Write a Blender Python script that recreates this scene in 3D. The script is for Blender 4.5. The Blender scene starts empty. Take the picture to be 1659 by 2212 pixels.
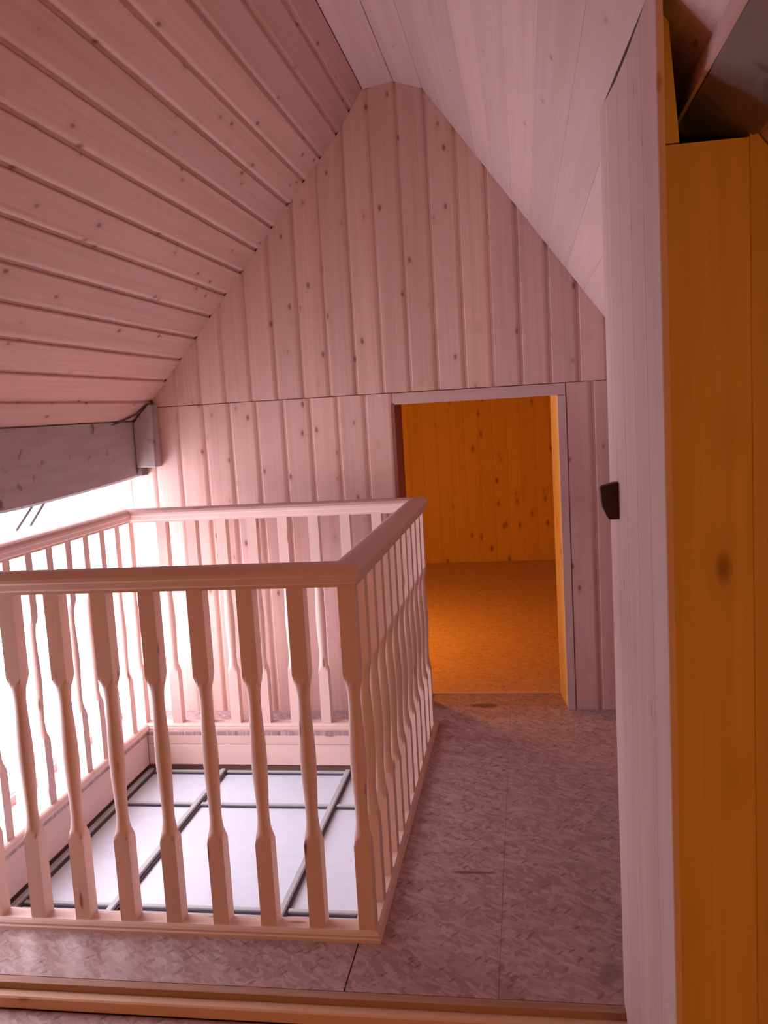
import bpy, bmesh, math, random
from mathutils import Vector, Matrix

random.seed(7)
sc = bpy.context.scene
COL = sc.collection

# ---------------------------------------------------------------- camera
cam_d = bpy.data.cameras.new('camera')
cam = bpy.data.objects.new('camera', cam_d)
COL.objects.link(cam)
cam_d.sensor_fit = 'VERTICAL'
cam_d.sensor_height = 36.0
cam_d.lens = 31.072
cam_d.clip_start = 0.02
_R = Vector((0.98617, 0.15451, -0.05717)).normalized()
_F = Vector((-0.160, 0.980, -0.115)).normalized()
_R = (_R - _F * _R.dot(_F)).normalized()
_U = _R.cross(_F)
cam.matrix_world = Matrix(((_R.x, _U.x, -_F.x, 0.0), (_R.y, _U.y, -_F.y, 0.0),
                           (_R.z, _U.z, -_F.z, 1.5), (0, 0, 0, 1)))
sc.camera = cam

# ---------------------------------------------------------------- sky, lamps, exposure
sc.view_settings.view_transform = 'Standard'
sc.view_settings.look = 'None'
sc.view_settings.gamma = 1.0
sc.view_settings.use_curve_mapping = False
sc.view_settings.exposure = -0.2

world = bpy.data.worlds.new('overcast_sky')
sc.world = world
world.use_nodes = True
wn = world.node_tree
wn.nodes['Background'].inputs['Color'].default_value = (0.93, 0.885, 1.0, 1)
wn.nodes['Background'].inputs['Strength'].default_value = 15.0

portal_d = bpy.data.lights.new('window_portal', 'AREA')
portal_d.shape = 'RECTANGLE'
portal_d.size = 2.2
portal_d.size_y = 1.16
portal_d.cycles.is_portal = True
portal = bpy.data.objects.new('window_portal', portal_d)
COL.objects.link(portal)
portal.matrix_world = Matrix(((0, 0, -1, -2.115), (-1, 0, 0, 3.20), (0, 1, 0, 0.62), (0, 0, 0, 1)))


def lamp(name, loc, power, color, size):
    d = bpy.data.lights.new(name, 'POINT')
    d.energy = power
    d.color = color
    d.shadow_soft_size = size
    o = bpy.data.objects.new(name, d)
    o.location = loc
    COL.objects.link(o)
    return o


lamp('lamp_in_far_room', (-1.45, 5.45, 0.95), 80.0, (1.0, 0.37, 0.035), 0.06)
lamp('lamp_behind_camera', (0.50, -1.4, 0.9), 38.0, (1.0, 0.49, 0.02), 0.06)


# ---------------------------------------------------------------- materials
def new_mat(name):
    m = bpy.data.materials.new(name)
    m.use_nodes = True
    nt = m.node_tree
    for n in list(nt.nodes):
        nt.nodes.remove(n)
    out = nt.nodes.new('ShaderNodeOutputMaterial')
    bs = nt.nodes.new('ShaderNodeBsdfPrincipled')
    nt.links.new(bs.outputs[0], out.inputs[0])
    return m, nt, bs


def N(nt, t, **kw):
    n = nt.nodes.new(t)
    for k, v in kw.items():
        setattr(n, k, v)
    return n


def mixc(nt, fac, a, b, blend='MIX'):
    n = N(nt, 'ShaderNodeMix', data_type='RGBA', blend_type=blend)
    for sock, v in ((n.inputs[0], fac), (n.inputs[6], a), (n.inputs[7], b)):
        if hasattr(v, 'is_linked'):
            nt.links.new(v, sock)
        elif isinstance(v, (int, float)):
            sock.default_value = v
        else:
            sock.default_value = (*v, 1)
    return n.outputs[2]


def mapr(nt, v, a, b, c=0.0, d=1.0):
    n = N(nt, 'ShaderNodeMapRange')
    nt.links.new(v, n.inputs[0])
    for i, x in enumerate((a, b, c, d)):
        n.inputs[i + 1].default_value = x
    return n.outputs[0]


def wood(name, base, dark, knot, rough=0.62, knot_r=0.15, grain=0.35, kscale=(5.0, 11.0, 11.0)):
    """Softwood whose grain runs along the object's local X."""
    m, nt, bs = new_mat(name)
    L = nt.links
    tc = N(nt, 'ShaderNodeTexCoord')
    oi = N(nt, 'ShaderNodeObjectInfo')
    off = N(nt, 'ShaderNodeVectorMath', operation='SCALE')
    off.inputs[0].default_value = (37.0, 11.0, 5.0)
    L.new(oi.outputs['Random'], off.inputs[3])
    add = N(nt, 'ShaderNodeVectorMath', operation='ADD')
    L.new(tc.outputs['Object'], add.inputs[0])
    L.new(off.outputs[0], add.inputs[1])

    def mp(scale):
        n = N(nt, 'ShaderNodeMapping')
        n.inputs['Scale'].default_value = scale
        L.new(add.outputs[0], n.inputs[0])
        return n.outputs[0]
    # knots
    vo = N(nt, 'ShaderNodeTexVoronoi', feature='F1')
    L.new(mp(kscale), vo.inputs['Vector'])
    vo.inputs['Scale'].default_value = 1.0
    vo.inputs['Randomness'].default_value = 1.0
    kcore = mapr(nt, vo.outputs['Distance'], knot_r, knot_r * 0.45, 0.0, 0.8)
    khalo = mapr(nt, vo.outputs['Distance'], knot_r * 2.4, knot_r * 0.7, 0.0, 0.45)
    # fine grain
    n1 = N(nt, 'ShaderNodeTexNoise')
    n1.inputs['Scale'].default_value = 1.0
    n1.inputs['Detail'].default_value = 3.0
    L.new(mp((1.6, 95.0, 95.0)), n1.inputs['Vector'])
    # broad growth bands, bent round knots
    n2 = N(nt, 'ShaderNodeTexNoise')
    n2.inputs['Scale'].default_value = 1.0
    n2.inputs['Detail'].default_value = 2.0
    n2.inputs['Distortion'].default_value = 0.6
    L.new(mp((0.7, 24.0, 24.0)), n2.inputs['Vector'])
    g1 = mapr(nt, n1.outputs[0], 0.35, 0.7, 0.0, grain)
    g2 = mapr(nt, n2.outputs[0], 0.48, 0.72, 0.0, grain * 1.3)
    c = mixc(nt, g1, base, dark)
    c = mixc(nt, g2, c, dark)
    # each board its own tone
    tone = N(nt, 'ShaderNodeHueSaturation')
    L.new(mapr(nt, oi.outputs['Random'], 0, 1, 0.92, 1.06), tone.inputs['Value'])
    L.new(c, tone.inputs['Color'])
    c = mixc(nt, khalo, tone.outputs[0], dark)
    c = mixc(nt, kcore, c, knot)
    L.new(c, bs.inputs['Base Color'])
    bs.inputs['Roughness'].default_value = rough
    bs.inputs['Specular IOR Level'].default_value = 0.25
    bp = N(nt, 'ShaderNodeBump')
    bp.inputs['Strength'].default_value = 0.15
    bp.inputs['Distance'].default_value = 0.002
    L.new(n1.outputs[0], bp.inputs['Height'])
    L.new(bp.outputs[0], bs.inputs['Normal'])
    return m


PINE = wood('pine_boards', (0.70, 0.47, 0.425), (0.54, 0.32, 0.26), (0.22, 0.09, 0.07), knot_r=0.135, kscale=(7.0, 13.0, 13.0))
PINE_RAIL = wood('pine_rail', (0.71, 0.51, 0.46), (0.66, 0.43, 0.35), (0.20, 0.075, 0.05), rough=0.5,
                 knot_r=0.12, grain=0.25, kscale=(3.5, 16.0, 16.0))
PINE_PALE = wood('pine_pale', (0.62, 0.445, 0.435), (0.52, 0.35, 0.32), (0.36, 0.18, 0.13), knot_r=0.09, grain=0.4)
PINE_WARM = wood('pine_lamp_yellow', (0.60, 0.38, 0.12), (0.47, 0.27, 0.08), (0.22, 0.09, 0.03), knot_r=0.17, grain=0.3, kscale=(4.5, 10.0, 10.0))  # pine with the lamps' yellow put into its colour
PINE_STEP = wood('pine_step', (0.72, 0.50, 0.37), (0.58, 0.35, 0.24), (0.20, 0.08, 0.05), knot_r=0.16, grain=0.25)
JAMB_RED = wood('jamb_stained', (0.28, 0.10, 0.08), (0.20, 0.06, 0.05), (0.1, 0.03, 0.03), knot_r=0.05)
BROWN = wood('dark_brown_wood', (0.075, 0.035, 0.03), (0.045, 0.02, 0.018), (0.02, 0.01, 0.01), knot_r=0.05)  # real block, and painted shade in the crack and hollow
EDGE = wood('board_edge_brown', (0.45, 0.27, 0.20), (0.30, 0.16, 0.11), (0.15, 0.07, 0.05), knot_r=0.08)


def weathered(name, base, stain, streak):
    m, nt, bs = new_mat(name)
    L = nt.links
    tc = N(nt, 'ShaderNodeTexCoord')
    mp = N(nt, 'ShaderNodeMapping')
    mp.inputs['Scale'].default_value = (3.0, 26.0, 26.0)
    L.new(tc.outputs['Object'], mp.inputs[0])
    n1 = N(nt, 'ShaderNodeTexNoise')
    n1.inputs['Scale'].default_value = 1.0
    n1.inputs['Detail'].default_value = 6.0
    L.new(mp.outputs[0], n1.inputs['Vector'])
    n2 = N(nt, 'ShaderNodeTexNoise')
    n2.inputs['Scale'].default_value = 15.0
    n2.inputs['Detail'].default_value = 4.0
    L.new(tc.outputs['Object'], n2.inputs['Vector'])
    c = mixc(nt, mapr(nt, n1.outputs[0], 0.4, 0.75, 0.0, 0.7), base, streak)
    c = mixc(nt, mapr(nt, n2.outputs[0], 0.62, 0.74, 0.0, 0.85), c, stain)
    L.new(c, bs.inputs['Base Color'])
    bs.inputs['Roughness'].default_value = 0.85
    bp = N(nt, 'ShaderNodeBump')
    bp.inputs['Strength'].default_value = 0.5
    bp.inputs['Distance'].default_value = 0.006
    L.new(n2.outputs[0], bp.inputs['Height'])
    L.new(bp.outputs[0], bs.inputs['Normal'])
    return m


GREY_OLD = weathered('weathered_grey_timber', (0.42, 0.36, 0.37), (0.13, 0.08, 0.075), (0.34, 0.27, 0.27))
DARK_OLD = weathered('sooty_old_timber', (0.20, 0.145, 0.135), (0.06, 0.035, 0.03), (0.12, 0.075, 0.07))


def osb(name, base, lo, hi, spots=()):
    m, nt, bs = new_mat(name)
    L = nt.links
    tc = N(nt, 'ShaderNodeTexCoord')
    wp = N(nt, 'ShaderNodeTexNoise')
    wp.inputs['Scale'].default_value = 15.0
    L.new(tc.outputs['Object'], wp.inputs['Vector'])
    col = None
    for k, (ang, sx, sy) in enumerate(((0.3, 34, 105), (1.35, 30, 92), (2.3, 36, 110), (-0.6, 28, 84))):
        mp = N(nt, 'ShaderNodeMapping')
        mp.vector_type = 'TEXTURE'
        mp.inputs['Rotation'].default_value = (0, 0, ang)
        mp.inputs['Scale'].default_value = (1 / sx, 1 / sy, 1)
        mp.inputs['Location'].default_value = (k * 3.1, k * 1.7, 0)
        L.new(tc.outputs['Object'], mp.inputs[0])
        vo = N(nt, 'ShaderNodeTexVoronoi', feature='F1', voronoi_dimensions='2D')
        vo.inputs['Scale'].default_value = 1.0
        L.new(mp.outputs[0], vo.inputs['Vector'])
        sep = N(nt, 'ShaderNodeSeparateColor')
        L.new(vo.outputs['Color'], sep.inputs[0])
        shade = mixc(nt, mapr(nt, sep.outputs[0], 0.0, 1.0), lo, hi)
        if col is None:
            col = shade
        else:
            pick = mapr(nt, sep.outputs[1], 0.52, 0.56)
            col = mixc(nt, pick, col, shade)
    col = mixc(nt, 0.5, col, base)
    # scattered dark flakes
    mp = N(nt, 'ShaderNodeMapping')
    mp.vector_type = 'TEXTURE'
    mp.inputs['Rotation'].default_value = (0, 0, 0.9)
    mp.inputs['Scale'].default_value = (1 / 22, 1 / 70, 1)
    L.new(tc.outputs['Object'], mp.inputs[0])
    vo = N(nt, 'ShaderNodeTexVoronoi', feature='F1', voronoi_dimensions='2D')
    vo.inputs['Scale'].default_value = 1.0
    L.new(mp.outputs[0], vo.inputs['Vector'])
    sep = N(nt, 'ShaderNodeSeparateColor')
    L.new(vo.outputs['Color'], sep.inputs[0])
    fl = N(nt, 'ShaderNodeMath', operation='MULTIPLY')
    L.new(mapr(nt, sep.outputs[2], 0.86, 0.90), fl.inputs[0])
    L.new(mapr(nt, vo.outputs['Distance'], 0.38, 0.25, 0, 0.5), fl.inputs[1])
    col = mixc(nt, fl.outputs[0], col, [x * 0.4 for x in lo])
    for (x, y, rx, ry, c, strength) in spots:      # old spills on the boards
        mp = N(nt, 'ShaderNodeMapping')
        mp.inputs['Location'].default_value = (-x / rx, -y / ry, 0)
        mp.inputs['Scale'].default_value = (1 / rx, 1 / ry, 0.0)
        L.new(tc.outputs['Object'], mp.inputs[0])
        ln = N(nt, 'ShaderNodeVectorMath', operation='LENGTH')
        L.new(mp.outputs[0], ln.inputs[0])
        ad = N(nt, 'ShaderNodeMath', operation='MULTIPLY_ADD')
        L.new(wp.outputs[0], ad.inputs[0])
        ad.inputs[1].default_value = 1.2
        L.new(ln.outputs['Value'], ad.inputs[2])
        col = mixc(nt, mapr(nt, ad.outputs[0], 1.65, 1.25, 0, strength), col, c)
    L.new(col, bs.inputs['Base Color'])
    bs.inputs['Roughness'].default_value = 0.45
    bs.inputs['Specular IOR Level'].default_value = 0.5
    bp = N(nt, 'ShaderNodeBump')
    bp.inputs['Strength'].default_value = 0.2
    bp.inputs['Distance'].default_value = 0.002
    L.new(col, bp.inputs['Height'])
    L.new(bp.outputs[0], bs.inputs['Normal'])
    return m


OSB = osb('osb_sheet', (0.38, 0.25, 0.255), (0.22, 0.13, 0.125), (0.58, 0.42, 0.43),
          spots=((-0.245, 4.30, 0.07, 0.035, (0.16, 0.09, 0.08), 0.9),
                 (0.165, 2.22, 0.035, 0.05, (0.16, 0.13, 0.12), 0.55),
                 (-0.16, 3.06, 0.035, 0.035, (0.2, 0.13, 0.14), 0.35),
                 (0.0, 2.66, 0.03, 0.05, (0.2, 0.12, 0.12), 0.35),
                 (-0.21, 2.70, 0.085, 0.009, (0.14, 0.07, 0.07), 0.9)))
OSB_ROOM = osb('osb_room', (0.56, 0.36, 0.26), (0.40, 0.22, 0.14), (0.68, 0.47, 0.36))


def plain(name, col, rough=0.6, metal=0.0, spec=0.4):
    m, nt, bs = new_mat(name)
    tc = N(nt, 'ShaderNodeTexCoord')
    n = N(nt, 'ShaderNodeTexNoise')
    n.inputs['Scale'].default_value = 15.0
    n.inputs['Detail'].default_value = 4.0
    nt.links.new(tc.outputs['Object'], n.inputs['Vector'])
    c = mixc(nt, mapr(nt, n.outputs[0], 0.35, 0.7, 0, 0.35), col, [x * 0.82 for x in col])
    nt.links.new(c, bs.inputs['Base Color'])
    bs.inputs['Roughness'].default_value = rough
    bs.inputs['Metallic'].default_value = metal
    bs.inputs['Specular IOR Level'].default_value = spec
    return m


BACKING = plain('wall_backing', (0.30, 0.18, 0.15), 0.9)
BAR = plain('skylight_bar_grey', (0.42, 0.43, 0.46), 0.5)
SHADE_AND_STAY = plain('bar_shade_and_stay', (0.07, 0.06, 0.07), 0.8)  # near-black for the bars' painted side shade and the window stays
PANE = plain('frosted_white_pane', (0.60, 0.66, 0.76), 0.4, spec=0.5)
WHITE = plain('white_window_frame', (0.85, 0.84, 0.85), 0.5)
CABLE = plain('dark_cable', (0.12, 0.07, 0.06), 0.6)
STEEL = plain('grey_steel', (0.30, 0.30, 0.31), 0.45, 0.6)


def glass_mat():
    m = bpy.data.materials.new('window_glass')
    m.use_nodes = True
    nt = m.node_tree
    for n in list(nt.nodes):
        nt.nodes.remove(n)
    out = nt.nodes.new('ShaderNodeOutputMaterial')
    mx = nt.nodes.new('ShaderNodeMixShader')
    tr = nt.nodes.new('ShaderNodeBsdfTransparent')
    gl = nt.nodes.new('ShaderNodeBsdfGlossy')
    gl.inputs['Roughness'].default_value = 0.02
    mx.inputs[0].default_value = 0.05
    nt.links.new(tr.outputs[0], mx.inputs[1])
    nt.links.new(gl.outputs[0], mx.inputs[2])
    nt.links.new(mx.outputs[0], out.inputs[0])
    return m


GLASS = glass_mat()


# ---------------------------------------------------------------- mesh helpers
def link(name, me, mat, parent=None, world=None):
    o = bpy.data.objects.new(name, me)
    COL.objects.link(o)
    if mat and not me.materials:
        me.materials.append(mat)
    w = world or Matrix.Identity(4)
    if parent is not None:
        o.parent = parent
        pw = Matrix(parent['_w']) if '_w' in parent else Matrix.Identity(4)
        o.matrix_local = pw.inverted() @ w
    else:
        o.matrix_world = w
    WORLD[o.name] = w.copy()
    return o


WORLD = {}


def put(name, me, mat, parent=None, world=None):
    """Link a mesh object; `world` is its placement in the room."""
    o = bpy.data.objects.new(name, me)
    COL.objects.link(o)
    if mat is not None and not me.materials:
        me.materials.append(mat)
    w = world.copy() if world is not None else Matrix.Identity(4)
    WORLD[o.name] = w
    if parent is not None:
        o.parent = parent
        o.matrix_local = WORLD[parent.name].inverted() @ w
    else:
        o.matrix_world = w
    return o


def empty(name, loc):
    o = bpy.data.objects.new(name, None)
    o.empty_display_size = 0.1
    COL.objects.link(o)
    w = Matrix.Translation(loc)
    WORLD[o.name] = w
    o.matrix_world = w
    return o


def tag(o, label, cat, group=None, kind=None):
    o['label'] = label
    o['category'] = cat
    if group:
        o['group'] = group
    if kind:
        o['kind'] = kind
    return o


def bm_box(bm, x0, x1, y0, y1, z0, z1):
    vs = [bm.verts.new((x, y, z)) for x in (x0, x1) for y in (y0, y1) for z in (z0, z1)]
    for f in ((0, 1, 3, 2), (4, 6, 7, 5), (0, 4, 5, 1), (2, 3, 7, 6), (0, 2, 6, 4), (1, 5, 7, 3)):
        bm.faces.new([vs[i] for i in f])


def bm_done(bm, name, bevel=0.0):
    bmesh.ops.recalc_face_normals(bm, faces=bm.faces)
    if bevel:
        bmesh.ops.bevel(bm, geom=[e for e in bm.edges], offset=bevel, segments=1, affect='EDGES')
    me = bpy.data.meshes.new(name)
    bm.to_mesh(me)
    bm.free()
    return me


def boxes(name, lst, bevel=0.0):
    bm = bmesh.new()
    for b in lst:
        bm_box(bm, *b)
    return bm_done(bm, name, bevel)


def box_at(name, b, mat, parent=None, bevel=0.0, along='x'):
    """Box given in room coordinates; local X runs along `along` so the grain follows it."""
    c = Vector(((b[0] + b[1]) / 2, (b[2] + b[3]) / 2, (b[4] + b[5]) / 2))
    if along == 'x':
        ex, ey = Vector((1, 0, 0)), Vector((0, 1, 0))
    elif along == 'y':
        ex, ey = Vector((0, 1, 0)), Vector((-1, 0, 0))
    else:
        ex, ey = Vector((0, 0, 1)), Vector((0, 1, 0))
    ez = ex.cross(ey)
    size = Vector((b[1] - b[0], b[3] - b[2], b[5] - b[4]))
    hx, hy, hz = (abs(ex.dot(size)) / 2, abs(ey.dot(size)) / 2, abs(ez.dot(size)) / 2)
    me = boxes(name, [(-hx, hx, -hy, hy, -hz, hz)], bevel)
    return put(name, me, mat, parent, frame(c, ex, ey, ez))


def frame(o, ex, ey, ez):
    return Matrix(((ex[0], ey[0], ez[0], o[0]), (ex[1], ey[1], ez[1], o[1]),
                   (ex[2], ey[2], ez[2], o[2]), (0, 0, 0, 1)))


def sweep_mesh(name, prof, f0, f1, smooth=False):
    """Extrude a closed profile of (y, z) along X from f0(y, z) to f1(y, z)."""
    bm = bmesh.new()
    a = [bm.verts.new((f0(y, z), y, z)) for y, z in prof]
    b = [bm.verts.new((f1(y, z), y, z)) for y, z in prof]
    n = len(prof)
    for i in range(n):
        j = (i + 1) % n
        f = bm.faces.new((a[i], a[j], b[j], b[i]))
        f.smooth = smooth
    bm.faces.new(a[::-1])
    bm.faces.new(b)
    return bm_done(bm, name)


T = 0.015       # board thickness


def channel_prof(w, ch=0.021, dp=0.010):
    """Tongue and groove board: open channel on its first edge, eased nosing, then flat."""
    return [(0.0005, -T), (0.0005, -dp), (ch * 0.45, -dp), (ch * 0.62, -dp * 0.6), (ch, -dp * 0.18), (ch + 0.007, 0.0),
            (w - 0.004, 0.0), (w - 0.0005, -0.003), (w - 0.0005, -T)]


def tight_prof(w, v=0.0022):
    return [(0.0001, -T), (0.0001, -v), (v, 0.0), (w - v, 0.0), (w - 0.0001, -v), (w - 0.0001, -T)]


# ---------------------------------------------------------------- geometry of the room
YG = 4.24          # gable face
YB = 4.49          # back of the gable wall
YF = 8.39          # far wall of the room beyond
Y0 = -1.8          # wall behind the camera
XL, XR = -2.10, 1.22
ST = -0.056         # lower floor in front of the step
# roof section, left eave to right eave
P = [Vector((-2.10, 1.303)), Vector((-0.815, 2.783)), Vector((-0.681, 2.978)), Vector((-0.535, 2.997)),
     Vector((-0.402, 2.951)), Vector((1.22, 2.951 - 1.385 * 1.622))]


def roof_z(x):
    for a, b in zip(P, P[1:]):
        if a.x <= x <= b.x:
            return a.y + (b.y - a.y) * (x - a.x) / (b.x - a.x)
    return P[0].y if x < P[0].x else P[-1].y


# ---------------------------------------------------------------- floor
fl = put('floor', boxes('floor', [(XL - 0.1, -1.905, 2.075, YF + 0.1, -0.25, -0.019),
                                  (-0.525, XR + 0.1, 2.075, YF + 0.1, -0.25, -0.019),
                                  (-1.905, -0.525, 2.075, 2.375, -0.25, -0.019),
                                  (-1.905, -0.525, 3.96, YF + 0.1, -0.25, -0.019),
                                  (-1.92, -0.51, 2.36, 3.98, -0.30, -0.251),  # unseen plate added under the opening to keep sky light out
                                  (XL - 0.1, XR + 0.1, Y0 - 0.1, 2.07, ST - 0.12, ST - 0.019)]), BACKING)
tag(fl, 'attic floor of bare oriented strand board sheets around the stair opening', 'floor', kind='structure')
g = 0.0004
for (x0, x1, y0, y1, mt, zt) in (
        (XL, -0.522, 2.092, 2.40, OSB, 0), (-0.519, -0.12, 2.092, YG + 0.07, OSB, 0), (-0.12, XR, 2.092, YG + 0.07, OSB, 0),
        (XL, -0.522, 3.935, YG + 0.07, OSB, 0), (XL, -1.88, 2.402, 3.933, OSB, 0),
        (-0.519, XR, YG + 0.072, 4.48, OSB, 0),
        (XL, XR, 4.51, 5.78, OSB_ROOM, 0), (XL, XR, 5.782, 7.03, OSB_ROOM, 0), (XL, XR, 7.032, YF, OSB_ROOM, 0),
        (XL, -0.3, Y0, 2.029, OSB, ST), (-0.3, XR, Y0, 2.029, OSB, ST)):
    put('osb_panel', boxes('osb_panel', [(x0 + g, x1 - g, y0 + g, y1 - g, zt - 0.018, zt)]), mt, fl)

# ---------------------------------------------------------------- ceiling
cb = bmesh.new()
sec = []
nrm_off = 0.05
outer = [Vector((XL - 0.06, 1.28)), Vector((-0.87, 2.84)), Vector((-0.72, 3.06)), Vector((-0.535, 3.09)),
         Vector((-0.36, 3.03)), Vector((1.30, 0.73))]
inner = []
for i, p in enumerate(P):
    d = (P[min(i + 1, 5)] - P[max(i - 1, 0)]).normalized()
    n = Vector((-d.y, d.x))
    inner.append(p + n * 0.0145)
for pts in (inner, outer):
    pass
ra = [cb.verts.new((p.x, Y0 - 0.1, p.y)) for p in inner] + [cb.verts.new((p.x, Y0 - 0.1, p.y)) for p in outer[::-1]]
rb = [cb.verts.new((p.x, YF + 0.1, p.y)) for p in inner] + [cb.verts.new((p.x, YF + 0.1, p.y)) for p in outer[::-1]]
for i in range(12):
    j = (i + 1) % 12
    cb.faces.new((ra[i], ra[j], rb[j], rb[i]))
for i in range(5):
    cb.faces.new((ra[i], ra[i + 1], ra[10 - i], ra[11 - i]))
    cb.faces.new((rb[i + 1], rb[i], rb[11 - i], rb[10 - i]))
ceil = put('ceiling', bm_done(cb, 'ceiling'), BACKING)
tag(ceil, 'steep attic ceiling lined with pale pine boards running towards the gable', 'ceiling', kind='structure')

EXY = Vector((0, 1, 0))


def slope_boards(a, b, widths, prof_fn, mat, y0=Y0, y1=YG - 0.0005):
    d = (b - a).normalized()
    ey = Vector((d.x, 0, d.y))
    ez = EXY.cross(ey)
    s = 0.0
    for w in widths:
        me = sweep_mesh('ceiling_board', prof_fn(w), lambda y, z: 0.0, lambda y, z: y1 - y0)
        put('ceiling_board', me, mat, ceil, frame(Vector((a.x + d.x * s, y0, a.y + d.y * s)), EXY, ey, ez))
        s += w


Ls = (P[1] - P[0]).length
nL = 15
slope_boards(P[0], P[1], [Ls / nL] * nL, channel_prof, PINE)
Lr = (P[2] - P[1]).length
slope_boards(P[1], P[2], [Lr / 2] * 2, channel_prof, PINE)
slope_boards(P[2], P[3], [(P[3] - P[2]).length], tight_prof, PINE_PALE)
slope_boards(P[3], P[4], [(P[4] - P[3]).length], tight_prof, PINE_PALE)
Lq = (P[5] - P[4]).length
nR = 21
slope_boards(P[4], P[5], [Lq / nR] * nR, lambda w: tight_prof(w, 0.001), PINE_PALE)

# ---------------------------------------------------------------- gable wall with its doorway
DX0, DX1, DZ = -0.612, 0.158, 1.522


def roof_poly(x0, x1, z0, y0, y1, gap=0.016):
    """Upright slab from z0 up to the roof lining, as a bmesh."""
    if roof_z(x0) + gap < z0:          # stay under the slopes
        x0 = P[0].x + (z0 + 0.001 - P[0].y) / (P[1].y - P[0].y) * (P[1].x - P[0].x)
    if roof_z(x1) + gap < z0:
        x1 = P[4].x + (z0 + 0.001 - P[4].y) / (P[5].y - P[4].y) * (P[5].x - P[4].x)
    xs = sorted({x0, x1, *[p.x for p in P if x0 < p.x < x1]})
    loop = [(x0, z0), (x1, z0)] + [(x, roof_z(x) + gap) for x in reversed(xs)]
    bm = bmesh.new()
    a = [bm.verts.new((x, y0, z)) for x, z in loop]
    b = [bm.verts.new((x, y1, z)) for x, z in loop]
    n = len(loop)
    for i in range(n):
        j = (i + 1) % n
        bm.faces.new((a[i], a[j], b[j], b[i]))
    bm.faces.new(a[::-1])
    bm.faces.new(b)
    return bm


bm = roof_poly(XL, XR, DZ + 0.03, YG + T, YB)
bm_box(bm, XL, DX0 - 0.02, YG + T, YB, 0.0, DZ + 0.03)
bm_box(bm, DX1 + 0.029, XR, YG + T, YB, 0.0, DZ + 0.03)
gable = put('wall_back', bm_done(bm, 'wall_back'), PINE)
tag(gable, 'gable end wall of upright knotty pine boards around the low doorway', 'wall', kind='structure')


def wall_boards(parent, name, xs, y, z0, z1f, prof_fn, mat):
    """Upright boards facing the camera between consecutive xs (right to left)."""
    ex, ey, ez = Vector((0, 0, 1)), Vector((-1, 0, 0)), Vector((0, -1, 0))
    for xr, xl in zip(xs, xs[1:]):
        w = xr - xl
        me = sweep_mesh(name, prof_fn(w), lambda yy, zz: 0.0, lambda yy, zz: z1f(xr - yy) - z0)
        put(name, me, mat, parent, frame(Vector((xr, y, z0)), ex, ey, ez))


def rng(a, b, pitch):
    out = [a]
    while out[-1] - pitch > b + 0.03:
        out.append(out[-1] - pitch)
    out.append(b)
    return out


ZS = 1.578
ux = [XR]
x = 0.27 + 0.1315 * 6
ux = [1.2 if False else 0.27 + 0.1315 * k for k in range(7, 0, -1)]
ux = [v for v in ux if v < XR] + rng(0.27, -2.06, 0.1318)
wall_boards(gable, 'wall_board', ux, YG, ZS, lambda xx: max(roof_z(xx) + 0.004, ZS + 0.002),
            lambda w: channel_prof(w, 0.022, 0.009), PINE)
wall_boards(gable, 'wall_board', rng(DX0, -2.06, 0.1365), YG, 0.0, lambda xx: min(ZS - 0.004, roof_z(xx)),
            lambda w: channel_prof(w, 0.022, 0.009), PINE)
wall_boards(gable, 'wall_board', [0.98, 0.85, 0.72, 0.585, 0.455, 0.325, 0.198], YG, 0.0,
            lambda xx: min(ZS - 0.003, roof_z(xx) + 0.004), lambda w: channel_prof(w, 0.022, 0.009), PINE)

door = empty('door_1', (-0.22, YG, 0.0))
tag(door, 'low open doorway in the gable wall with a plain pine lining', 'doorway', kind='structure')
box_at('head_casing', (DX0 + 0.002, 0.196, YG - 0.002, YG + 0.013, DZ - 0.002, ZS - 0.004), PINE_PALE, door, 0.001, 'x')
box_at('side_casing', (DX1, 0.196, YG - 0.004, YG + 0.013, 0.0, DZ - 0.004), PINE_PALE, door, 0.001, 'z')
jl = box_at('jamb', (DX0 - 0.018, DX0, YG + 0.001, YB - 0.002, 0.0, DZ), JAMB_RED, door, 0.001, 'z')
jl['label'] = 'dark reddish left jamb'
jm = sweep_mesh('jamb', [(0.0, 0.0), (0.234, 0.028), (0.234, -0.026), (0.0, -0.026)], lambda y, z: 0.0, lambda y, z: DZ - 0.002)
put('jamb', jm, PINE_WARM, door, frame(Vector((DX1 + 0.002, YG + 0.015, 0.001)), Vector((0, 0, 1)), Vector((0, 1, 0)), Vector((-1, 0, 0))))
box_at('head_jamb', (DX0, DX1, YG + 0.014, YB - 0.002, DZ, DZ + 0.026), PINE, door, 0.001, 'x')
box_at('threshold', (DX0, DX1, 4.482, 4.508, -0.018, 0.004), PINE_PALE, door, 0.001, 'x')

# ---------------------------------------------------------------- the room beyond
far = put('wall_far', bm_done(roof_poly(XL, XR, -0.04, YF + T, YF + 0.09), 'wall_far'), BACKING)
tag(far, 'pine boarded end wall of the lamp lit room beyond the doorway', 'wall', kind='structure')
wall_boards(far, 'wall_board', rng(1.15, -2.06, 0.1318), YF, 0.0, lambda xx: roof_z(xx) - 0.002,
            lambda w: tight_prof(w, 0.002), PINE_WARM)

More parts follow.
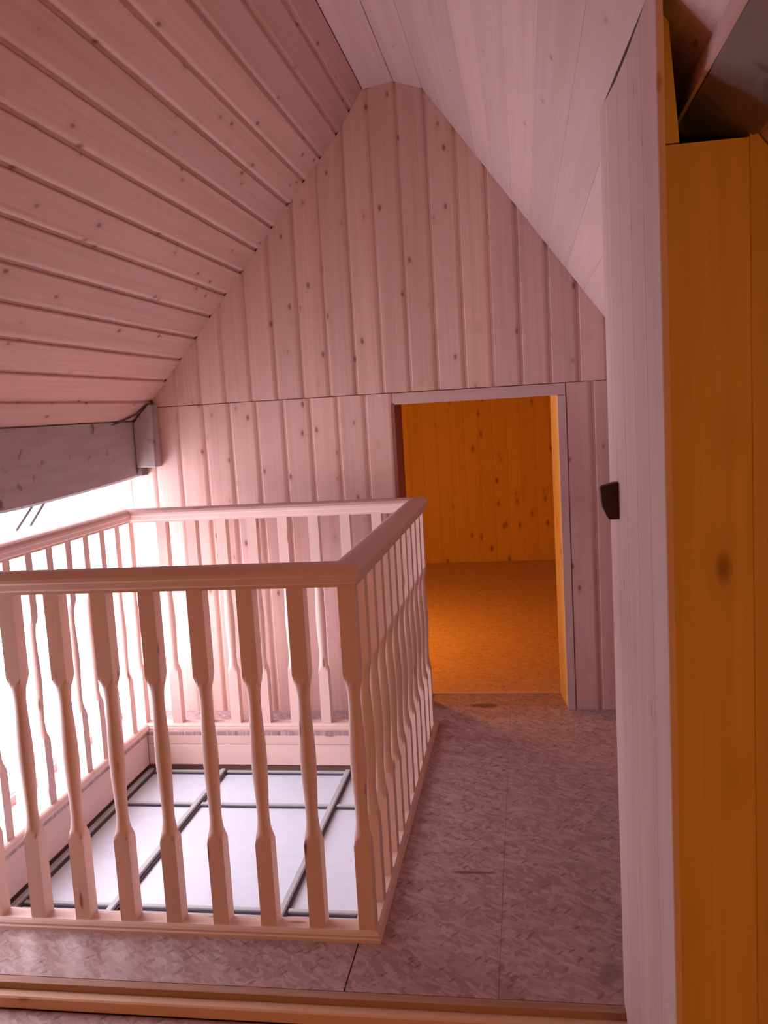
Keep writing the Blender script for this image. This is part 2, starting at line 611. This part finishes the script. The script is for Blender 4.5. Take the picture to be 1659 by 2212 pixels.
# ---------------------------------------------------------------- outer side walls and the wall behind the camera
WY0, WY1, WZ0, WZ1 = 2.10, 4.30, 0.03, 1.215
wl = put('wall_left', boxes('wall_left', [(XL - 0.08, XL, Y0, WY0, ST, 1.30), (XL - 0.08, XL, WY1, YF, -0.1, 1.30),
                                          (XL - 0.08, XL, WY0, WY1, ST, WZ0), (XL - 0.08, XL, WY0, WY1, WZ1, 1.30)]), PINE_PALE)
tag(wl, 'low knee wall under the left slope, almost all window', 'wall', kind='structure')
wk = put('wall_knee', boxes('wall_knee', [(XR, XR + 0.08, Y0, YF, ST, 0.75)]), PINE)
tag(wk, 'low pine knee wall under the right slope', 'wall', kind='structure')
wr_ = put('wall_rear', bm_done(roof_poly(XL - 0.05, XR + 0.05, ST - 0.02, Y0 - 0.08, Y0), 'wall_rear'), PINE)
tag(wr_, 'pine wall at the near end of the attic behind the viewer', 'wall', kind='structure')

win = put('window_1', boxes('window_frame', [(XL - 0.06, XL - 0.02, WY0, WY1, WZ0, WZ0 + 0.022), (XL - 0.06, XL - 0.02, WY0, WY1, WZ1 - 0.022, WZ1),
                                             (XL - 0.06, XL - 0.02, WY0, WY0 + 0.022, WZ0 + 0.022, WZ1 - 0.022),
                                             (XL - 0.06, XL - 0.02, WY1 - 0.022, WY1, WZ0 + 0.022, WZ1 - 0.022),
                                             (XL - 0.06, XL - 0.02, 2.86, 2.90, WZ0 + 0.022, WZ1 - 0.022)]), WHITE)
tag(win, 'long low window full of white daylight behind the balustrade', 'window', kind='structure')
for a, b in ((WY0 + 0.022, 2.86), (2.90, WY1 - 0.022)):
    put('pane', boxes('pane', [(XL - 0.043, XL - 0.037, a, b, WZ0 + 0.022, WZ1 - 0.022)]), GLASS, win)


def tube_mesh(name, pts, r, seg=8):
    bm = bmesh.new()
    rings = []
    pts = [Vector(p) for p in pts]
    for i, p in enumerate(pts):
        t = (pts[min(i + 1, len(pts) - 1)] - pts[max(i - 1, 0)]).normalized()
        u = t.cross(Vector((0.31, 0.2, 0.93))).normalized()
        v = t.cross(u)
        rings.append([bm.verts.new(p + (u * math.cos(k * 2 * math.pi / seg) + v * math.sin(k * 2 * math.pi / seg)) * r) for k in range(seg)])
    for a, b in zip(rings, rings[1:]):
        for k in range(seg):
            f = bm.faces.new((a[k], a[(k + 1) % seg], b[(k + 1) % seg], b[k]))
            f.smooth = True
    bm.faces.new(rings[0][::-1])
    bm.faces.new(rings[-1])
    return bm_done(bm, name)


for a, b in (((XL - 0.01, 3.375, 1.085), (XL - 0.01, 3.55, 1.195)), ((XL - 0.01, 3.483, 1.090), (XL - 0.01, 3.64, 1.195))):
    o = put('window_stay', tube_mesh('window_stay', (a, b), 0.006), SHADE_AND_STAY, win)

# ---------------------------------------------------------------- right partition (faces the stair) and the yellow wall
A_near, A_far = Vector((0.2105, 1.405)), Vector((0.191, 2.10))
bm = bmesh.new()
dA = (A_far - A_near).normalized()
nA = Vector((-dA.y, dA.x))     # towards the stair


def prism(bm, pts, z0, z1s):
    a = [bm.verts.new((x, y, z0)) for x, y in pts]
    b = [bm.verts.new((x, y, z)) for (x, y), z in zip(pts, z1s)]
    n = len(pts)
    for i in range(n):
        j = (i + 1) % n
        bm.faces.new((a[i], a[j], b[j], b[i]))
    bm.faces.new(a[::-1])
    bm.faces.new(b)


q = [A_near - nA * 0.0125 + dA * 0.10, A_far - nA * 0.0125 - dA * 0.002]
o1 = [q[0] - nA * 0.012, q[1] - nA * 0.07]
pts = [(q[0].x, q[0].y), (q[1].x, q[1].y), (o1[1].x, o1[1].y), (o1[0].x, o1[0].y)]
prism(bm, pts, ST, [roof_z(px) - 0.002 for px, py in pts])
rp = roof_poly(0.26, XR, ST, 2.02, 2.095, -0.001)
me_tmp = bm_done(rp, 'tmp')
bm.from_mesh(me_tmp)
wr = put('wall_right', bm_done(bm, 'wall_right'), BROWN)  # dark core colour puts shade into the crack along the slope
tag(wr, 'narrow pine partition on the right lit lavender by the window', 'wall', kind='structure')
LA = (A_far - A_near).length
s = 0.0
nb = 5
for k in range(nb):
    w = LA / nb
    p0 = A_near + dA * s
    zt = lambda yy, zz, s=s: (2.394 - 1.385 * (A_near + dA * (s + yy)).x) - 0.001 - 0.018 * max(0.0, math.sin(math.pi * min(1.0, (s + yy) / LA))) - ST
    me = sweep_mesh('wall_board', [(y, z * 0.72) for y, z in tight_prof(w, 0.0018)], lambda yy, zz: 0.0, zt)
    put('wall_board', me, PINE_PALE, wr, frame(Vector((p0.x, p0.y, ST)), Vector((0, 0, 1)), Vector((dA.x, dA.y, 0)), Vector((nA.x, nA.y, 0))))
    s += w

YWB = 1.47
wf = put('wall_front', boxes('wall_front', [(0.246, XR, YWB + T, YWB + 0.035, ST, 1.66 - 0.98)]), BACKING)
tag(wf, 'yellow lamp lit board wall at the right edge of the view', 'wall', kind='structure')
bx = [0.222, 0.3545, 0.473, 0.605, 0.737, 0.869, 1.0, 1.2]
for i, (xl, xr) in enumerate(zip(bx, bx[1:])):
    w = xr - xl
    if i == 0:
        top = lambda yy, zz: 1.8785 - ST
    else:
        top = lambda yy, zz, xr=xr: roof_z(xr - yy) - 0.004 - ST
    me = sweep_mesh('wall_board', tight_prof(w, 0.001), lambda yy, zz: 0.0, top)
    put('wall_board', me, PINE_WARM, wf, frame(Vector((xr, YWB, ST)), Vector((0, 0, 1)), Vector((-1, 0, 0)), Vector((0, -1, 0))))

# short stud above the yellow wall
sx0, sx1 = 0.2235, 0.2525
me = sweep_mesh('stud', [(0, 0), (sx1 - sx0, 0), (sx1 - sx0, -0.05), (0, -0.05)], lambda y, z: 1.8815,
                lambda y, z: roof_z(sx1 - y) - 0.003)
for v in me.vertices:          # the stud tapers from its knee up to the slope
    if v.co.x > 1.95 and v.co.y < 0.001:
        v.co.y = 0.013
        v.co.x = roof_z(sx1 - 0.013) - 0.003
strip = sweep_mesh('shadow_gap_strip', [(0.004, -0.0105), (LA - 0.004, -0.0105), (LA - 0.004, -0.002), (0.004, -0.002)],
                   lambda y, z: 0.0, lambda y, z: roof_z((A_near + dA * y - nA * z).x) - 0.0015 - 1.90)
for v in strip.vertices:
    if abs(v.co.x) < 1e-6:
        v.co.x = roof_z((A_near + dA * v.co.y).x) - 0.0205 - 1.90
put('shadow_gap_strip', strip, BROWN, wr, frame(Vector((A_near.x, A_near.y, 1.90)), Vector((0, 0, 1)), Vector((dA.x, dA.y, 0)), Vector((nA.x, nA.y, 0))))  # dark strip painted in for the shade of the crack under the slope
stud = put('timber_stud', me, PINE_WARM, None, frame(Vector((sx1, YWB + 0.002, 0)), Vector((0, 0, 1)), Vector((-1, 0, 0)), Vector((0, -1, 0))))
tag(stud, 'narrow orange lit timber stud standing on top of the yellow board wall', 'stud')

# sooty beam under the right slope, running over the yellow wall
sx = Vector((0.283, 1.997))
bmv = bmesh.new()
ys = [0.2, 0.5, 0.8, 1.0, 1.15, 1.3, 1.4, 1.5, 1.6, 1.66]
rings = []
rr = random.Random(3)
for yv in ys:
    jit = lambda a: rr.uniform(-a, a)
    ring = [(0.287, 1.990), (0.279 + jit(.001), 1.950 + jit(.002)), (0.303 + jit(.002), 1.929 + jit(.003)), (0.330 + jit(.002), 1.906 + jit(.002)),
            (0.3585, 1.8810), (0.3665, 1.8825)]
    rings.append([bmv.verts.new((xx, yv, zz)) for xx, zz in ring])
for a, b in zip(rings, rings[1:]):
    for k in range(6):
        bmv.faces.new((a[k], a[(k + 1) % 6], b[(k + 1) % 6], b[k]))
bmv.faces.new(rings[0][::-1])
bmv.faces.new(rings[-1])
me = bm_done(bmv, 'beam')
c0 = Vector((0.31, 0.9, 1.93))
me.transform(Matrix.Translation(-c0))
me.transform(Matrix.Rotation(-math.pi / 2, 4, 'Z'))
br = put('old_beam', me, DARK_OLD, None, Matrix.Translation(c0) @ Matrix.Rotation(math.pi / 2, 4, 'Z'))
tag(br, 'sooty dark old beam under the right slope above the yellow wall', 'beam')
# pale strip stands in for daylight on the beam's left face
fs = put('trim_1', boxes('trim_1', [(-0.72, 0.72, -0.003, 0.003, -0.021, 0.021)]), PINE_PALE, None,
         frame(Vector((0.2800, 0.92, 1.973)), Vector((0, 1, 0)), Vector((-0.98, 0, 0.19)).normalized(), Vector((0.19, 0, 0.98)).normalized()))
tag(fs, 'thin pale strip standing in for daylight on the left face of the sooty beam', 'trim', kind='structure')
hd = put('trim_2', boxes('trim_2', [(0.2545, 0.36, 1.67, 1.70, 1.60, 1.91)]), BROWN)  # added dark board stands in for shade in the hollow
tag(hd, 'dark board standing in for the shade of the hollow behind the sooty beam', 'trim', kind='structure')

# dark wooden block on the edge of the right partition
bm = bmesh.new()
pr = [(0.0, 0.078), (-0.006, 0.080), (-0.038, 0.072), (-0.040, 0.066), (-0.0365, 0.030), (-0.026, 0.004), (-0.022, 0.0), (0.0, 0.0)]
a = [bm.verts.new((x, 0.0, z)) for x, z in pr]
b = [bm.verts.new((x, 0.032, z)) for x, z in pr]
for i in range(len(pr)):
    j = (i + 1) % len(pr)
    bm.faces.new((a[i], a[j], b[j], b[i]))
bm.faces.new(a[::-1])
bm.faces.new(b)
blk = put('wooden_block', bm_done(bm, 'wooden_block', 0.0012), BROWN, None, Matrix.Translation((0.1965, 1.945, 1.236)))
tag(blk, 'small dark brown wooden block fixed to the right partition at eye level', 'block')

# ---------------------------------------------------------------- step edge in the foreground
n1 = box_at('trim_3', (XL, 0.196, 2.062, 2.091, -0.019, 0.0), EDGE, None, 0.001, 'x')
tag(n1, 'thin brown edge strip of the upper floor along the step', 'trim', kind='structure')
n2 = box_at('trim_4', (XL, 0.20, 2.030, 2.076, ST + 0.0005, -0.0195), PINE_STEP, None, 0.004, 'x')
tag(n2, 'knotty pine step board below the floor edge in the foreground', 'trim', kind='structure')

# ---------------------------------------------------------------- lining of the stair opening
lin = empty('trim_5', (-1.215, 3.16, -0.18))
tag(lin, 'pale board lining around the inside of the floor opening', 'trim', kind='structure')
for nm, b, al in (('lining_board', (-1.90, -1.881, 2.40, 3.935, -0.165, -0.001), 'y'),
                  ('lining_board', (-0.549, -0.53, 2.40, 3.935, -0.165, -0.001), 'y'),
                  ('lining_board', (-1.88, -0.55, 3.936, 3.955, -0.062, -0.001), 'x'),
                  ('lining_board', (-1.88, -0.55, 3.936, 3.955, -0.165, -0.064), 'x'),
                  ('lining_board', (-1.88, -0.55, 2.38, 2.399, -0.165, -0.001), 'x')):
    box_at(nm, b, PINE_RAIL, lin, 0.001, al)

# ---------------------------------------------------------------- glazed panel in the opening
ZP = -0.20
sk = empty('glazed_panel', (-1.215, 3.17, ZP))
tag(sk, 'glazed panel of white panes in grey bars lying inside the floor opening', 'skylight')
vx = [-1.868, -1.50, -0.885, -0.562]
hy = [2.43, 2.76, 3.565, 3.915]
for x in vx:
    big = x in (vx[0],)
    b = box_at('bar', (x - 0.012, x + 0.012, 2.405, 3.93, ZP, ZP + 0.020), BAR, sk, 0.003, 'y')
    box_at('bar_shade', (x + 0.012, x + 0.022, 2.41, 3.925, ZP, ZP + 0.009), SHADE_AND_STAY, b, 0.0, 'y')  # black strip stands in for the shaded side of the bar
for y in hy:
    for xa, xb in zip(vx, vx[1:]):
        b = box_at('bar', (xa + 0.0225, xb - 0.0125, y - 0.009, y + 0.009, ZP, ZP + 0.014), BAR, sk, 0.002, 'x')
        box_at('bar_shade', (xa + 0.023, xb - 0.013, y - 0.015, y - 0.0095, ZP, ZP + 0.007), SHADE_AND_STAY, b, 0.0, 'x')  # same painted shade along the cross bars
for y0, y1 in zip(hy, hy[1:]):
    for xa, xb in zip(vx, vx[1:]):
        put('pane', boxes('pane', [(xa + 0.006, xb - 0.006, y0 + 0.002, y1 - 0.002, ZP - 0.012, ZP)]), PANE, sk)

# ---------------------------------------------------------------- balustrade
CX0, CX1, CY0, CY1 = -1.92, -0.4965, 2.342, 3.998
HB, HT = 1.028, 1.093
RB = 0.030
bal = empty('balustrade', (CX1, CY0, 0.0))
tag(bal, 'pale pine balustrade with turned balusters around the floor opening', 'balustrade')

RAILP = [(-0.030, HB), (-0.030, HB + 0.008), (-0.037, HB + 0.014), (-0.040, HB + 0.030), (-0.043, HB + 0.036), (-0.043, HB + 0.046),
         (-0.036, HT - 0.008), (-0.024, HT - 0.002), (-0.010, HT), (0.010, HT), (0.024, HT - 0.002), (0.036, HT - 0.008),
         (0.043, HB + 0.046), (0.043, HB + 0.036), (0.040, HB + 0.030), (0.037, HB + 0.014), (0.030, HB + 0.008), (0.030, HB)]
BASEP = [(-0.042, 0.0), (-0.042, 0.010), (-0.038, 0.014), (-0.038, 0.020), (-0.033, RB - 0.004), (-0.026, RB), (0.026, RB), (0.033, RB - 0.004),
         (0.038, 0.020), (0.038, 0.014), (0.042, 0.010), (0.042, 0.0)]
corners = [Vector((CX0, CY0, 0)), Vector((CX1, CY0, 0)), Vector((CX1, CY1, 0)), Vector((CX0, CY1, 0))]
for i in range(4):
    a, b = corners[i], corners[(i + 1) % 4]
    L = (b - a).length
    ex = (b - a).normalized()
    ez = Vector((0, 0, 1))
    ey = ez.cross(ex)        # towards the opening
    for nm, prof in (('handrail', RAILP), ('bottom_rail', BASEP)):
        me = sweep_mesh(nm, prof, lambda y, z: y + 0.0002, lambda y, z: L - y - 0.0002)
        put(nm, me, PINE_RAIL, bal, frame(a, ex, ey, ez))


def baluster_mesh(name, half=0.0235):
    """Square ended, turned between: the square cut by the turning radius."""
    h = HB - RB
    zs = [0, .06, .12, .18, .225, .25, .262, .272, .282, .295, .31, .325, .345, .38, .42, .46, .50, .54, .58, .62, .655, .675, .69, .705,
          .718, .728, .738, .75, .78, .84, .92, 1.0]

    def rad(t):
        t = min(t, 1 - t)
        if t < 0.255:
            return 1.0
        keys = [(0.255, half * 1.42), (0.268, half * 1.17), (0.285, half * 0.90), (0.30, half * 0.82), (0.32, half * 0.75), (0.345, half * 0.755),
                (0.38, half * 0.80), (0.42, half * 0.88), (0.46, half * 0.95), (0.50, half * 0.98)]
        for (t0, r0), (t1, r1) in zip(keys, keys[1:]):
            if t <= t1:
                return r0 + (r1 - r0) * (t - t0) / (t1 - t0)
        return keys[-1][1]
    zs = sorted({round(z, 4) for z in zs} | {round(1 - z, 4) for z in zs})
    bm = bmesh.new()
    n = 24
    rings = []
    for t in zs:
        r = rad(t)
        ring = []
        for k in range(n):
            th = math.pi / 4 + 2 * math.pi * k / n
            sq = half / max(abs(math.cos(th)), abs(math.sin(th)))
            rr_ = min(sq, r)
            ring.append(bm.verts.new((t * h, rr_ * math.cos(th), rr_ * math.sin(th))))
        rings.append((ring, t))
    for (a, ta), (b, tb) in zip(rings, rings[1:]):
        mid = 0.29 < (ta + tb) / 2 < 0.71
        for k in range(n):
            f = bm.faces.new((a[k], a[(k + 1) % n], b[(k + 1) % n], b[k]))
            f.smooth = mid
    bm.faces.new(rings[0][0][::-1])
    bm.faces.new(rings[-1][0])
    return bm_done(bm, name)


BME = baluster_mesh('baluster')
UP = (Vector((0, 0, 1)), Vector((0, 1, 0)), Vector((-1, 0, 0)))
spots = []
p = 0.1448
for k in range(1, 10):
    spots.append((CX1 - p * k, CY0))
for k in range(1, 11):
    spots.append((CX1, CY0 + (CY1 - CY0) * k / 11))
    spots.append((CX0, CY0 + (CY1 - CY0) * k / 11))
for k in range(9):
    spots.append((-1.734 + 0.1496 * k, CY1))
for x, y in spots:
    put('baluster', BME, PINE_RAIL, bal, frame(Vector((x, y, RB)), *UP))
for c in corners:
    put('corner_post', BME, PINE_RAIL, bal, frame(Vector((c.x, c.y, RB)), *UP))

# ---------------------------------------------------------------- old timbers at the left eave
bm = bmesh.new()
ys = [Y0 + 0.02 + i * (4.232 - Y0 - 0.02) / 40 for i in range(41)]
rr = random.Random(11)
rings = []
for yv in ys:
    bot = 1.236 - 0.028 * min(1.0, max(0, (4.24 - yv) / 0.9)) - 0.01 * math.sin((4.24 - yv) * 1.1) + rr.uniform(-.002, .002)
    xi = -1.915 + rr.uniform(-.0015, .0015)
    zt = roof_z(xi) - 0.006
    ring = [(xi, zt), (xi + .001, (zt + bot) / 2), (xi - .003, bot + .012), (xi - .012, bot), (-2.07, bot + .004), (-2.07, roof_z(-2.07) - 0.008)]
    rings.append([bm.verts.new((xx, yv, zz)) for xx, zz in ring])
for a, b in zip(rings, rings[1:]):
    for k in range(6):
        bm.faces.new((a[k], a[(k + 1) % 6], b[(k + 1) % 6], b[k]))
bm.faces.new(rings[0][::-1])
bm.faces.new(rings[-1])
me = bm_done(bm, 'beam')
c0 = Vector((-1.99, 1.5, 1.33))
me.transform(Matrix.Translation(-c0))
me.transform(Matrix.Rotation(-math.pi / 2, 4, 'Z'))
bl = put('old_beam', me, GREY_OLD, None, Matrix.Translation(c0) @ Matrix.Rotation(math.pi / 2, 4, 'Z'))
tag(bl, 'weathered grey old beam under the left slope above the bright window', 'beam')
tn = box_at('tenon', (-1.914, -1.888, 4.16, 4.234, 1.240, 1.286), DARK_OLD, bl, 0.002, 'y')

# upright grey block beside the beam on the gable
bm = bmesh.new()
xs0, xs1 = -1.911, -1.812
pr = [(xs0, 1.284), (xs1, 1.280), (xs1, 1.585), (xs1 - 0.012, 1.592), (xs0 + 0.03, roof_z(xs0 + 0.03) - 0.02), (xs0, roof_z(xs0) - 0.02)]
a = [bm.verts.new((z - 1.28, -0.0, 0) if False else (x, 0.0, z)) for x, z in pr]
b = [bm.verts.new((x, 0.082, z)) for x, z in pr]
for i in range(6):
    j = (i + 1) % 6
    bm.faces.new((a[i], a[j], b[j], b[i]))
bm.faces.new(a[::-1])
bm.faces.new(b)
me = bm_done(bm, 'post_block', 0.003)
R90 = Matrix.Rotation(math.pi / 2, 4, 'Y')
me.transform(Matrix.Translation((1.86, 0, -1.43)))
me.transform(R90)
pb = put('post_block', me, GREY_OLD, None, Matrix.Translation((-1.86, 4.155, 1.43)) @ R90.inverted())
tag(pb, 'short upright grey timber against the gable at the end of the weathered beam', 'post')

cab = put('cable', tube_mesh('cable', [(-1.828, 4.225, 1.600), (-1.846, 4.18, 1.585), (-1.870, 4.15, 1.555), (-1.888, 4.10, 1.536), (-1.906, 4.03, 1.516), (-1.918, 3.95, 1.502),
                                       (-1.922, 3.87, 1.497), (-1.924, 3.80, 1.496)], 0.0045), CABLE)
tag(cab, 'dark cable looping along the left slope down to the grey timber', 'cable')
